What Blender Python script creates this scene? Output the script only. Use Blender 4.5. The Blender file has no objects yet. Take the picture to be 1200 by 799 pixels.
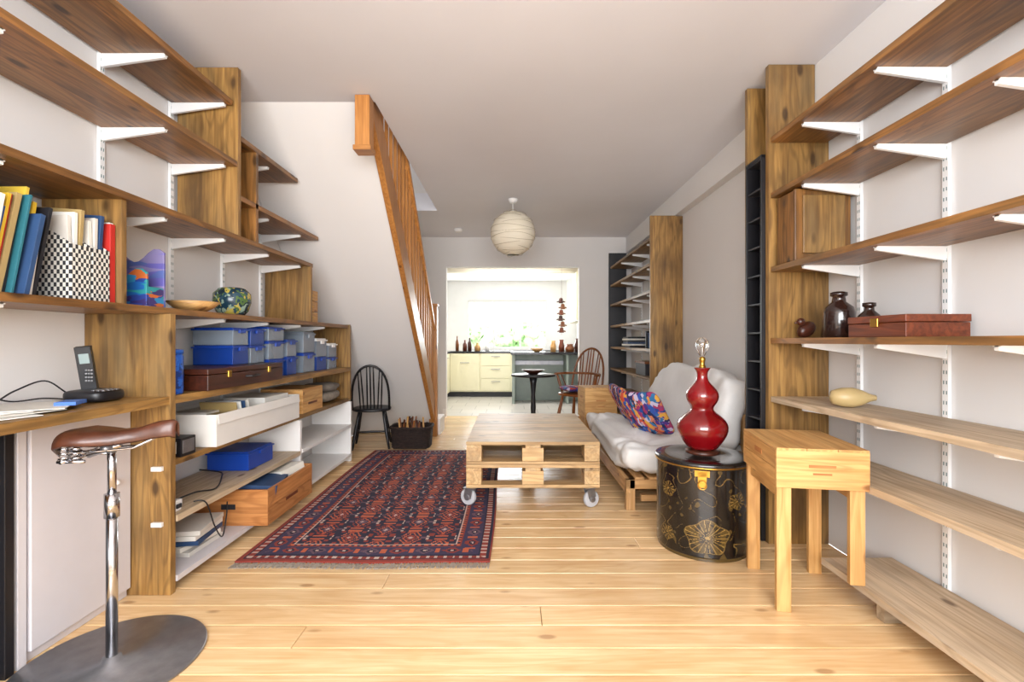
import bpy, bmesh, math, random
from mathutils import Matrix, Vector, noise
R=random.Random(7)
def C(h):
    h=h.lstrip('#'); o=[]
    for i in (0,2,4):
        c=int(h[i:i+2],16)/255
        o.append(c/12.92 if c<=.04045 else ((c+.055)/1.055)**2.4)
    return (o[0],o[1],o[2],1)
# ---------------------------------------------------------------- materials
def newmat(name):
    m=bpy.data.materials.new(name); m.use_nodes=True
    nt=m.node_tree; b=nt.nodes['Principled BSDF']
    return m,nt,b
def mat(name,col,rough=.5,metal=0,var=.06,scale=6,trans=0,coat=0,emit=0,bump=0,alpha=1):
    m,nt,b=newmat(name); N=nt.nodes.new; L=nt.links.new
    c=C(col)
    tc=N('ShaderNodeTexCoord'); no=N('ShaderNodeTexNoise'); no.inputs['Scale'].default_value=scale; no.inputs['Detail'].default_value=3
    L(tc.outputs['Object'],no.inputs['Vector'])
    r=N('ShaderNodeValToRGB'); r.color_ramp.elements[0].position=.3; r.color_ramp.elements[1].position=.7
    r.color_ramp.elements[0].color=tuple(x*(1-var) for x in c[:3])+(1,); r.color_ramp.elements[1].color=tuple(min(1,x*(1+var)) for x in c[:3])+(1,)
    L(no.outputs['Fac'],r.inputs['Fac']); L(r.outputs['Color'],b.inputs['Base Color'])
    b.inputs['Roughness'].default_value=rough; b.inputs['Metallic'].default_value=metal
    b.inputs['Transmission Weight'].default_value=trans; b.inputs['Coat Weight'].default_value=coat; b.inputs['Alpha'].default_value=alpha
    if emit:
        b.inputs['Emission Color'].default_value=c; b.inputs['Emission Strength'].default_value=emit
    if bump:
        n2=N('ShaderNodeTexNoise'); n2.inputs['Scale'].default_value=scale*12; n2.inputs['Detail'].default_value=4
        L(tc.outputs['Object'],n2.inputs['Vector'])
        bp=N('ShaderNodeBump'); bp.inputs['Strength'].default_value=bump; bp.inputs['Distance'].default_value=.01
        L(n2.outputs['Fac'],bp.inputs['Height']); L(bp.outputs['Normal'],b.inputs['Normal'])
    return m
def wood(name,c1,c2,c3,rough=.45,knots=.16,blotch=.5,tintamp=.3,spec=.5,ring=.38,grey=None,gmax=.45,kfac=.8):
    m,nt,b=newmat(name); N=nt.nodes.new; L=nt.links.new
    at=N('ShaderNodeAttribute'); at.attribute_name='gpos'
    ti=N('ShaderNodeAttribute'); ti.attribute_name='tint'
    def mp(sx,sy):
        q=N('ShaderNodeMapping'); q.inputs['Scale'].default_value=(sx,sy,sy); L(at.outputs['Vector'],q.inputs['Vector']); return q
    def noi(q,d=5,dist=.4):
        n=N('ShaderNodeTexNoise'); n.inputs['Scale'].default_value=1; n.inputs['Detail'].default_value=d; n.inputs['Distortion'].default_value=dist
        L(q.outputs['Vector'],n.inputs['Vector']); return n
    fine=noi(mp(3,55),5,.6); big=noi(mp(.9,6),2,.5)
    ramp=N('ShaderNodeValToRGB'); e=ramp.color_ramp.elements
    e[0].position=.3; e[0].color=C(c1); e[1].position=.68; e[1].color=C(c2)
    L(fine.outputs['Fac'],ramp.inputs['Fac'])
    ml=N('ShaderNodeMath'); ml.operation='MULTIPLY'; ml.inputs[1].default_value=60; L(big.outputs['Fac'],ml.inputs[0])
    sn=N('ShaderNodeMath'); sn.operation='SINE'; L(ml.outputs[0],sn.inputs[0])
    mr=N('ShaderNodeMapRange'); mr.inputs['From Min'].default_value=.2; mr.inputs['From Max'].default_value=1; mr.inputs['To Max'].default_value=ring
    L(sn.outputs[0],mr.inputs['Value'])
    mx=N('ShaderNodeMixRGB'); mx.inputs['Color2'].default_value=C(c3); L(mr.outputs[0],mx.inputs['Fac']); L(ramp.outputs['Color'],mx.inputs['Color1'])
    bl=noi(mp(2.0,4.5),4,.3)
    mb=N('ShaderNodeMapRange'); mb.inputs['From Min'].default_value=.45; mb.inputs['From Max'].default_value=.72; mb.inputs['To Max'].default_value=blotch
    L(bl.outputs['Fac'],mb.inputs['Value'])
    m2=N('ShaderNodeMixRGB'); m2.inputs['Color2'].default_value=C(c3); L(mb.outputs[0],m2.inputs['Fac']); L(mx.outputs['Color'],m2.inputs['Color1'])
    last=m2
    if grey:
        gn=noi(mp(1.1,7),4,.2); mg=N('ShaderNodeMapRange'); mg.inputs['From Min'].default_value=.5; mg.inputs['From Max'].default_value=.72; mg.inputs['To Max'].default_value=gmax
        L(gn.outputs['Fac'],mg.inputs['Value'])
        m4=N('ShaderNodeMixRGB'); m4.inputs['Color2'].default_value=C(grey); L(mg.outputs[0],m4.inputs['Fac']); L(m2.outputs['Color'],m4.inputs['Color1']); last=m4
    vo=N('ShaderNodeTexVoronoi'); vo.inputs['Scale'].default_value=1; L(mp(3.4,8).outputs['Vector'],vo.inputs['Vector'])
    mk=N('ShaderNodeMapRange'); mk.inputs['From Min'].default_value=knots*.55; mk.inputs['From Max'].default_value=knots; mk.inputs['To Min'].default_value=kfac; mk.inputs['To Max'].default_value=0
    L(vo.outputs['Distance'],mk.inputs['Value'])
    m3=N('ShaderNodeMixRGB'); k=C(c3); m3.inputs['Color2'].default_value=(k[0]*.45,k[1]*.35,k[2]*.3,1); L(mk.outputs[0],m3.inputs['Fac']); L(last.outputs['Color'],m3.inputs['Color1'])
    hs=N('ShaderNodeHueSaturation'); mt=N('ShaderNodeMapRange'); mt.inputs['To Min'].default_value=1-tintamp/2; mt.inputs['To Max'].default_value=1+tintamp/2
    L(ti.outputs['Fac'],mt.inputs['Value']); L(mt.outputs[0],hs.inputs['Value']); L(m3.outputs['Color'],hs.inputs['Color'])
    L(hs.outputs['Color'],b.inputs['Base Color']); b.inputs['Roughness'].default_value=rough
    b.inputs['Specular IOR Level'].default_value=spec
    bp=N('ShaderNodeBump'); bp.inputs['Strength'].default_value=.15; bp.inputs['Distance'].default_value=.003
    L(fine.outputs['Fac'],bp.inputs['Height']); L(bp.outputs['Normal'],b.inputs['Normal'])
    return m
def attrmat(name,rough=.8,coat=0,bump=0):
    m,nt,b=newmat(name); N=nt.nodes.new; L=nt.links.new
    at=N('ShaderNodeAttribute'); at.attribute_name='Col'; 
    tc=N('ShaderNodeTexCoord'); no=N('ShaderNodeTexNoise'); no.inputs['Scale'].default_value=90; no.inputs['Detail'].default_value=3
    L(tc.outputs['Object'],no.inputs['Vector'])
    mr=N('ShaderNodeMapRange'); mr.inputs['To Min'].default_value=.8; mr.inputs['To Max'].default_value=1.2; L(no.outputs['Fac'],mr.inputs['Value'])
    hs=N('ShaderNodeHueSaturation'); L(at.outputs['Color'],hs.inputs['Color']); L(mr.outputs[0],hs.inputs['Value'])
    L(hs.outputs['Color'],b.inputs['Base Color']); b.inputs['Roughness'].default_value=rough; b.inputs['Coat Weight'].default_value=coat
    if bump:
        bp=N('ShaderNodeBump'); bp.inputs['Strength'].default_value=bump; bp.inputs['Distance'].default_value=.004
        L(no.outputs['Fac'],bp.inputs['Height']); L(bp.outputs['Normal'],b.inputs['Normal'])
    return m
def cells(name,cols,scale=9,rough=.8,stretch=(1,1,1)):
    m,nt,b=newmat(name); N=nt.nodes.new; L=nt.links.new
    tc=N('ShaderNodeTexCoord'); q=N('ShaderNodeMapping'); q.inputs['Scale'].default_value=stretch; L(tc.outputs['Object'],q.inputs['Vector'])
    nz=N('ShaderNodeTexNoise'); nz.inputs['Scale'].default_value=scale*.7; L(q.outputs['Vector'],nz.inputs['Vector'])
    ad=N('ShaderNodeMixRGB'); ad.blend_type='ADD'; ad.inputs['Fac'].default_value=.14; L(q.outputs['Vector'],ad.inputs['Color1']); L(nz.outputs['Color'],ad.inputs['Color2'])
    v=N('ShaderNodeTexVoronoi'); v.inputs['Scale'].default_value=scale; L(ad.outputs['Color'],v.inputs['Vector'])
    s=N('ShaderNodeSeparateColor'); L(v.outputs['Color'],s.inputs['Color'])
    r=N('ShaderNodeValToRGB'); r.color_ramp.interpolation='CONSTANT'; cr=r.color_ramp
    while len(cr.elements)<len(cols): cr.elements.new(.5)
    for i,c in enumerate(cols): cr.elements[i].position=i/len(cols); cr.elements[i].color=C(c)
    L(s.outputs[0],r.inputs['Fac']); L(r.outputs['Color'],b.inputs['Base Color']); b.inputs['Roughness'].default_value=rough
    return m
def brick(name,c1,c2,cm,scale,w=.5,h=.25,mort=.02,rough=.6,rot=(0,0,0)):
    m,nt,b=newmat(name); N=nt.nodes.new; L=nt.links.new
    tc=N('ShaderNodeTexCoord'); q=N('ShaderNodeMapping'); q.inputs['Rotation'].default_value=rot; L(tc.outputs['Object'],q.inputs['Vector'])
    t=N('ShaderNodeTexBrick'); L(q.outputs['Vector'],t.inputs['Vector'])
    t.inputs['Color1'].default_value=C(c1); t.inputs['Color2'].default_value=C(c2); t.inputs['Mortar'].default_value=C(cm)
    t.inputs['Scale'].default_value=scale; t.inputs['Brick Width'].default_value=w; t.inputs['Row Height'].default_value=h; t.inputs['Mortar Size'].default_value=mort
    L(t.outputs['Color'],b.inputs['Base Color']); b.inputs['Roughness'].default_value=rough
    return m
def checker(name,c1,c2,scale):
    m,nt,b=newmat(name); N=nt.nodes.new; L=nt.links.new
    tc=N('ShaderNodeTexCoord'); q=N('ShaderNodeMapping'); q.inputs['Scale'].default_value=(1,1,.7); q.inputs['Location'].default_value=(.001,.001,.001); L(tc.outputs['Object'],q.inputs['Vector'])
    t=N('ShaderNodeTexChecker'); t.inputs['Scale'].default_value=scale; t.inputs['Color1'].default_value=C(c1); t.inputs['Color2'].default_value=C(c2)
    L(q.outputs['Vector'],t.inputs['Vector']); L(t.outputs['Color'],b.inputs['Base Color']); b.inputs['Roughness'].default_value=.6
    return m
WALL=mat('wall_paint','#e2dfdd',.85,var=.02,scale=1.2,bump=.05)
CEIL=mat('ceiling_paint','#e0e0e6',.9,var=.03,scale=1.0)
WHITE=mat('white_paint','#eeecea',.5,var=.02)
GREYW=mat('cupboard_paint','#cfcacd',.5,var=.03)
BRK=mat('white_metal','#f4f4f4',.35,var=.01)
SLOT=mat('slot_dark','#5f8080',.6)
DW=wood('stained_pine','#684521','#9e6d38','#3f2812',.4,.16,.55,grey='#75603f',gmax=.35)
DWL=wood('stained_pine_light','#7a572c','#aa8248','#4a341c',.45,.17,.8,grey='#83704f')
PW=wood('pale_pine','#b39b7e','#d6c0a2','#8d7456',.6,.14,.5,grey='#b7ab9b')
FLR=wood('floor_pine','#dfb684','#f0d0a0','#c8945a',.25,.14,.4,.18,ring=.2,kfac=.55)
STW=wood('stair_pine','#a96d32','#c98b4a','#8b5524',.4,.12,.3,ring=.2)
PAL=wood('pallet_pine','#b68e5c','#d8b888','#82603a',.5,.14,.5,.4,grey='#a89a84')
CRW=wood('crate_pine','#bf8c4e','#ddb072','#966232',.5,.14,.35,ring=.3)
MAH=wood('dark_wood','#3a1c12','#55291a','#24110b',.35,.02,.4)
RED_W=wood('redwood','#5e2a15','#824022','#3f190b',.4,.02,.4)
FUT=wood('futon_pine','#bc8c56','#d6a974','#94683a',.5,.1,.3)
WIN=wood('chair_wood','#6e3a1a','#965a2c','#4a2510',.35,.02,.3)
BLACK=mat('black_paint','#17161a',.4,var=.2)
DARK=mat('dark_grey','#26262b',.5,var=.2)
CHROME=mat('chrome','#c8c8cc',.15,1)
STEEL=mat('brushed_steel','#949498',.42,.85,var=.15,scale=20)
BRASS=mat('brass','#c79a45',.3,1)
# ---------------------------------------------------------------- builder
class B:
    def __init__(s,name): s.n=name; s.v=[];s.f=[];s.mi=[];s.sm=[];s.g=[];s.t=[];s.mats=[]; s.M=Matrix()
    def add(s,verts,faces,mt,smooth=False,X=None):
        vs=[Vector(p) for p in verts]; lo=[min(p[i] for p in vs) for i in range(3)]; hi=[max(p[i] for p in vs) for i in range(3)]
        d=[hi[i]-lo[i] for i in range(3)]; o=sorted(range(3),key=lambda i:-d[i])
        off=Vector((R.uniform(-20,20),R.uniform(-20,20),R.uniform(-20,20))); tn=R.random()
        b0=len(s.v); T=s.M@X if X is not None else s.M
        for p in vs:
            s.v.append(T@p); s.g.append((p[o[0]]+off[0],p[o[1]]+off[1],p[o[2]]+off[2])); s.t.append(tn)
        if mt not in s.mats: s.mats.append(mt)
        k=s.mats.index(mt)
        for f in faces: s.f.append([i+b0 for i in f]); s.mi.append(k); s.sm.append(smooth)
    def box(s,c,sz,mt,rot=(0,0,0)):
        x,y,z=[a/2 for a in sz]
        v=[(-x,-y,-z),(x,-y,-z),(x,y,-z),(-x,y,-z),(-x,-y,z),(x,-y,z),(x,y,z),(-x,y,z)]
        f=[(0,3,2,1),(4,5,6,7),(0,1,5,4),(1,2,6,5),(2,3,7,6),(3,0,4,7)]
        X=Matrix.Translation(c)@Matrix.Rotation(rot[2],4,'Z')@Matrix.Rotation(rot[1],4,'Y')@Matrix.Rotation(rot[0],4,'X')
        s.add(v,f,mt,False,X)
    def bx(s,x0,x1,y0,y1,z0,z1,mt): s.box(((x0+x1)/2,(y0+y1)/2,(z0+z1)/2),(x1-x0,y1-y0,z1-z0),mt)
    def prism(s,poly,axis,a0,a1,mt):
        def P(p,a):
            q=[0,0,0]; q[axis]=a; r=[i for i in range(3) if i!=axis]; q[r[0]]=p[0]; q[r[1]]=p[1]; return q
        n=len(poly); v=[P(p,a0) for p in poly]+[P(p,a1) for p in poly]
        f=[list(range(n)),list(range(2*n-1,n-1,-1))]+[(i,(i+1)%n,n+(i+1)%n,n+i) for i in range(n)]
        s.add(v,f,mt)
    def lathe(s,prof,c,mt,seg=32,X=None,smooth=True):
        v=[];f=[];n=len(prof)
        for r,z in prof:
            for k in range(seg):
                a=2*math.pi*k/seg; v.append((max(r,1e-4)*math.cos(a),max(r,1e-4)*math.sin(a),z))
        for i in range(n-1):
            for k in range(seg):
                k2=(k+1)%seg; f.append((i*seg+k,i*seg+k2,(i+1)*seg+k2,(i+1)*seg+k))
        f.append(list(range(seg-1,-1,-1))); f.append([(n-1)*seg+k for k in range(seg)])
        s.add(v,f,mt,smooth,Matrix.Translation(c)@(X or Matrix()))
    def rod(s,p1,p2,r1,mt,r2=None,seg=12,mid=None):
        p1=Vector(p1);p2=Vector(p2); d=p2-p1; h=d.length; r2=r1 if r2 is None else r2
        q=d.to_track_quat('Z','Y').to_matrix().to_4x4()
        pr=[(r1,0),(r2,h)] if mid is None else [(r1,0),((r1+mid)/2,h*.2),(mid,h*.5),((r2+mid)/2,h*.8),(r2,h)]
        s.lathe(pr,p1,mt,seg,q)
    def tube(s,pts,r,mt,seg=8,closed=False):
        pts=[Vector(p) for p in pts]; n=len(pts); v=[];f=[]
        up=Vector((0,0,1)); prev=None
        for i,p in enumerate(pts):
            a=pts[(i-1)%n] if (closed or i>0) else p; b=pts[(i+1)%n] if (closed or i<n-1) else p
            t=(b-a).normalized()
            if prev is None:
                u=t.cross(up)
                if u.length<.05: u=t.cross(Vector((1,0,0)))
            else: u=prev-t*prev.dot(t)
            u.normalize(); prev=u; w=t.cross(u); rr=r[i] if isinstance(r,(list,tuple)) else r
            for k in range(seg):
                an=2*math.pi*k/seg; v.append(p+u*math.cos(an)*rr+w*math.sin(an)*rr)
        m=n if closed else n-1
        for i in range(m):
            for k in range(seg):
                k2=(k+1)%seg; j=(i+1)%n; f.append((i*seg+k,i*seg+k2,j*seg+k2,j*seg+k))
        if not closed: f.append(list(range(seg-1,-1,-1))); f.append([(n-1)*seg+k for k in range(seg)])
        s.add(v,f,mt,True)
    def cable(s,pts,r,mt):
        P=[Vector(p) for p in pts]; P=[P[0]]+P+[P[-1]]; out=[]
        for i in range(1,len(P)-2):
            for k in range(8):
                t=k/8; a,b_,c,d=P[i-1],P[i],P[i+1],P[i+2]
                out.append(.5*((2*b_)+(c-a)*t+(2*a-5*b_+4*c-d)*t*t+(3*b_-a-3*c+d)*t**3))
        out.append(P[-1]); s.tube(out,r,mt,6)
    def soft(s,c,sz,mt,e=.35,e2=.35,rot=(0,0,0),nz=0,nu=40,nvv=24,seed=0,nf=5):
        def pw(x,p): return math.copysign(abs(x)**p,x)
        v=[];f=[]
        for i in range(nvv+1):
            ph=-math.pi/2+math.pi*i/nvv
            for k in range(nu):
                th=2*math.pi*k/nu
                p=Vector((pw(math.cos(ph),e)*pw(math.cos(th),e2),pw(math.cos(ph),e)*pw(math.sin(th),e2),pw(math.sin(ph),e)))
                q=Vector((p.x*sz[0]/2,p.y*sz[1]/2,p.z*sz[2]/2))
                if nz: q+=p*nz*(noise.noise(q*nf+Vector((seed,0,0)))+.35*noise.noise(q*nf*2.7+Vector((seed,3,0))))
                v.append(q)
        for i in range(nvv):
            for k in range(nu):
                k2=(k+1)%nu; f.append((i*nu+k,i*nu+k2,(i+1)*nu+k2,(i+1)*nu+k))
        X=Matrix.Translation(c)@Matrix.Rotation(rot[2],4,'Z')@Matrix.Rotation(rot[1],4,'Y')@Matrix.Rotation(rot[0],4,'X')
        s.add(v,f,mt,True,X)
    def done(s,bevel=.002,cols=None):
        me=bpy.data.meshes.new(s.n)
        xs=[p.x for p in s.v];ys=[p.y for p in s.v];zs=[p.z for p in s.v]
        o=Vector(((min(xs)+max(xs))/2,(min(ys)+max(ys))/2,min(zs)))
        me.from_pydata([p-o for p in s.v],[],s.f)
        for m in s.mats: me.materials.append(m)
        me.polygons.foreach_set('material_index',s.mi); me.polygons.foreach_set('use_smooth',s.sm)
        bm=bmesh.new(); bm.from_mesh(me); bmesh.ops.recalc_face_normals(bm,faces=bm.faces); bm.to_mesh(me); bm.free()
        a=me.attributes.new('gpos','FLOAT_VECTOR','POINT'); a.data.foreach_set('vector',[c for g in s.g for c in g])
        a=me.attributes.new('tint','FLOAT','POINT'); a.data.foreach_set('value',s.t)
        ob=bpy.data.objects.new(s.n,me); bpy.context.scene.collection.objects.link(ob); ob.location=o
        if bevel:
            md=ob.modifiers.new('bevel','BEVEL'); md.width=bevel; md.segments=2; md.limit_method='ANGLE'; md.angle_limit=math.radians(50)
        return ob
def painted(name,nu,nv,posf,colf,mt,closed=False):
    verts=[posf(i/nu,j/nv) for j in range(nv+1) for i in range(nu+1)]
    faces=[];cols=[]
    for j in range(nv):
        for i in range(nu):
            a=j*(nu+1)+i; faces.append((a,a+1,a+nu+2,a+nu+1)); c=colf((i+.5)/nu,(j+.5)/nv); cols+=list(c)*4
    me=bpy.data.meshes.new(name); me.from_pydata(verts,[],faces); me.materials.append(mt)
    ca=me.color_attributes.new('Col','FLOAT_COLOR','CORNER'); ca.data.foreach_set('color',cols)
    ob=bpy.data.objects.new(name,me); bpy.context.scene.collection.objects.link(ob); return ob
# ---------------------------------------------------------------- room shell
XL,XR=-1.85,1.72; YN,YF=-1.6,6.9; ZC=2.6
b=B('floor'); y=YN
b.bx(XL,XR,YN,YF+.12,-.06,-.022,DARK)
while y<YF+.1:
    w=.138; cuts=[XL]
    if R.random()<.75: cuts.append(R.uniform(-1.2,1.2))
    cuts.append(XR)
    for i in range(len(cuts)-1):
        b.bx(cuts[i]+.001,cuts[i+1]-.001,y+.0022,min(y+w-.0022,YF+.12),-.022,0,FLR)
    y+=w
b.done(.0025)
b=B('wall_left'); b.bx(XL-.1,XL,YN,YF,0,4.6,WALL); b.done(0)
b=B('wall_right'); b.bx(XR,XR+.1,YN,YF,0,ZC,WALL); b.done(0)
b=B('trim_1'); b.bx(1.645,XR,YN,YF,2.37,ZC,WALL); b.done(.003)
b=B('wall_far')
b.bx(XL,-.95,YF,YF+.12,0,ZC,WALL); b.bx(.97,XR,YF,YF+.12,0,ZC,WALL); b.bx(-.95,.97,YF,YF+.12,2.17,ZC,WALL); b.done(0)
b=B('ceiling')
b.bx(XL,XR+.1,YN-.1,3.0,ZC,ZC+.2,CEIL); b.bx(-.86,XR+.1,3.0,YF+.12,ZC,ZC+.2,CEIL); b.bx(XL,-.86,5.5,YF+.12,ZC,ZC+.2,CEIL); b.done(0)
b=B('wall_stairwell'); b.bx(-.86,-.76,3.0,5.5,ZC+.2,4.6,WALL); b.bx(XL,-.76,5.5,5.6,ZC+.2,4.6,WALL); b.bx(XL,-.76,2.2,2.3,ZC+.2,4.6,WALL); b.bx(-.86,-.76,2.3,3.0,ZC+.2,4.6,WALL); b.bx(XL-.1,-.76,2.2,5.6,4.6,4.7,CEIL); b.done(0)
b=B('wall_near')
b.bx(XL,-1.4,YN-.1,YN,0,ZC,WALL); b.bx(1.3,XR,YN-.1,YN,0,ZC,WALL); b.bx(-1.4,1.3,YN-.1,YN,0,.7,WALL); b.bx(-1.4,1.3,YN-.1,YN,2.4,ZC,WALL); b.done(0)
def window(name,x0,x1,y,z0,z1,cols,rows):
    b=B(name); t=.045
    b.bx(x0,x1,y-.03,y+.03,z0,z0+t,WHITE); b.bx(x0,x1,y-.03,y+.03,z1-t,z1,WHITE)
    for i in range(cols+1):
        x=x0+(x1-x0)*i/cols; b.bx(max(x0,x-t/2),min(x1,x+t/2),y-.025,y+.025,z0+t,z1-t,WHITE)
    for j in range(1,rows):
        z=z0+(z1-z0)*j/rows; b.bx(x0,x1,y-.02,y+.02,z-t/3,z+t/3,WHITE)
    return b.done(.003)
window('window_2',-1.4,1.3,YN-.05,.7,2.4,4,2)
b=B('baseboard_far'); b.bx(-1.0,-.951,YF-.015,YF,0,.12,WHITE); b.bx(.971,XR,YF-.015,YF,0,.12,WHITE); b.done(.003)
b=B('baseboard_right'); b.bx(XR-.015,XR,2.85,4.75,0,.12,WHITE); b.done(.003)
# ---------------------------------------------------------------- staircase
def zs(y): return 2.6-.96*(y-3)
b=B('staircase'); poly=[(3.001,2.6),(5.7,.01),(5.9,.01)]
yy=5.9
for i in range(13):
    poly.append((yy,.2*(i+1))); yy-=.21; poly.append((yy,.2*(i+1)))
poly.append((3.001,2.75))
b.prism(poly,0,XL+.004,-.93,WALL)
b.prism([(3.0,zs(3.0)-.03),(5.62,zs(5.62)-.03),(5.62,zs(5.62)+.25),(3.0,zs(3)+.25)],0,-.93,-.885,STW)
yy=3.2
while yy<5.45:
    z0=zs(yy)+.24; b.bx(-.922,-.896,yy-.013,yy+.013,z0,z0+.80,STW); yy+=.13
b.prism([(3.0,zs(3.0)+1.02),(5.5,zs(5.5)+1.02),(5.5,zs(5.5)+1.09),(3.0,zs(3)+1.09)],0,-.94,-.88,STW)
b.bx(-.955,-.865,2.9,2.99,2.28,2.597,STW); b.bx(-.965,-.855,2.89,2.998,2.26,2.29,STW)
b.bx(-.955,-.865,5.5,5.59,0.001,1.5,STW); b.bx(-.965,-.855,5.49,5.6,1.5,1.53,STW)
b.bx(-.93,-.84,5.59,5.95,.001,.19,WHITE)
b.done(.004)
# ---------------------------------------------------------------- shelving
def bracket(b,xw,xf,y,ztop):
    s=1 if xf>xw else -1
    b.prism([(xw,ztop),(xf,ztop),(xf,ztop-.015),(xw+s*.02,ztop-.055),(xw,ztop-.055)],1,y-.007,y+.007,BRK)
    b.bx(min(xw,xf),max(xw,xf),y-.012,y+.012,ztop-.004,ztop,BRK)
def upright(b,xw,y,z0,z1):
    s=1 if xw<0 else -1; a,c=sorted((xw,xw+s*.014)); b.bx(a,c,y-.013,y+.013,z0,z1,BRK)
    z=z0+.03
    while z<z1-.03:
        e,g=sorted((xw+s*.014,xw+s*.0145))
        for dy in (-.006,.006): b.bx(e,g,y+dy-.002,y+dy+.002,z,z+.014,SLOT)
        z+=.04
T=.028
b=B('shelving_unit'); xw=XL+.003; xf=-1.5
def sh(y0,y1,z,m,xf_=None,t=T): b.bx(xw+.016,xf_ or xf,y0,y1,z-t,z,m)
sh(.3,2.60,2.41,DW,-1.52); sh(.3,2.61,2.08,DW); 
sh(2.64,min(3.35,3.0+(2.6-2.24)/.96-.03),2.235,DW); sh(2.64,3.70,1.905,DW)
sh(.3,3.60,1.68,DW); sh(.3,4.38,1.245,DW); sh(.3,4.38,.86,DWL,-1.48,.035)
sh(2.1,4.38,.575,DWL); sh(2.1,3.32,.335,PW,-1.47); 
b.bx(xw,-1.47,2.1,3.32,.045,.07,GREYW)
for z in (.07,.34): b.bx(xw+.016,-1.47,3.36,4.38,z-.025,z,WHITE)
for y0 in (3.34,4.385): b.bx(xw+.016,-1.475,y0-.014,y0+.014,.001,.545,WHITE)
b.bx(xw,-1.475,2.065,2.095,.001,1.217,DWL)
b.bx(xw+.016,-1.5,2.615,2.645,1.68,2.597,DWL)
b.bx(xw+.016,-1.5,2.80,2.825,1.68,2.205,DW)
b.bx(xw+.016,-1.49,3.54,3.565,1.245,1.652,DWL)
b.bx(xw+.016,-1.49,4.395,4.425,.561,1.25,DWL)
b.bx(xw+.016,-1.52,1.86,1.885,1.245,1.652,DWL)
for y0 in (.75,1.45,2.14,2.58,3.04,3.5,3.95):
    ztop=min(2.55,zs(y0)-.12 if y0>3 else 2.55); upright(b,XL+.002,y0,.08 if y0>2 else .9,ztop)
    for z,y1,ya in ((2.41,2.6,0),(2.08,2.61,0),(2.235,3.3,2.64),(1.905,3.7,2.64),(1.68,3.6,0),(1.245,4.4,0),(.575,4.4,2.1),(.335,3.3,2.1)):
        if ya<=y0<=y1: bracket(b,XL+.004,-1.55,y0,z-T-.0005)
for z in (.54,.30):
    b.bx(-1.55,-1.505,2.05,2.064,z,z+.018,BRK)
shl=b.done(.002)
b=B('base_cupboard')
b.bx(xw,-1.66,1.58,2.06,.001,.815,GREYW)
b.bx(-1.66,-1.64,1.63,2.055,.04,.80,GREYW)
b.bx(-1.66,-1.645,1.59,1.62,.001,.815,GREYW)
b.bx(xw,-1.66,.4,1.575,.001,.815,BLACK); b.bx(-1.66,-1.655,.4,1.57,.02,.8,DARK); b.bx(-1.66,-1.64,1.545,1.575,.001,.815,BLACK)
b.lathe([(.001,0),(.012,.003),(.014,.015),(.006,.03),(.004,.03)],(-1.64,1.96,.52),WHITE,16,Matrix.Rotation(math.pi/2,4,'Y'))
b.done(.004)
# right shelving
b=B('shelving_unit'); xw=XR-.003; xf=1.4
def shr(y0,y1,z,m,xf_=1.4): b.bx(xf_,xw-.016,y0,y1,z-T,z,m)
zr=[(2.2,DW),(1.9,DW),(1.5,DW),(1.115,DW),(.80,PW),(.53,PW),(.13,PW)]
for i,(z,m) in enumerate(zr):
    shr(.3,2.585 if i<6 else 2.14,z,m,1.385 if i==6 else 1.4)
for y0 in (.95,1.41,1.88,2.35):
    upright(b,XR-.002,y0,.1,2.36)
    for z,m in zr[:6]: bracket(b,XR-.004,1.43,y0,z-T-.0005)
    if y0<2.1: b.bx(1.45,xw,y0-.02,y0+.02,.001,.101,PW)
b.bx(1.39,1.64,2.588,2.62,.001,2.597,DWL); b.bx(1.64,1.715,2.588,2.62,.001,2.365,DWL)
b.bx(1.385,1.64,2.81,2.84,.001,2.585,DWL); b.bx(1.64,1.715,2.81,2.84,.001,2.365,DWL)
b.done(.002)
b=B('cd_rack'); b.bx(1.37,1.58,2.625,2.64,.001,2.12,BLACK); b.bx(1.37,1.58,2.79,2.805,.001,2.12,BLACK); b.bx(1.56,1.58,2.64,2.79,.001,2.12,BLACK)
z=.02
while z<2.10: b.bx(1.375,1.56,2.64,2.79,z,z+.01,DARK); z+=.16
b.bx(1.37,1.58,2.625,2.805,2.11,2.125,BLACK); b.done(.001)
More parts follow.
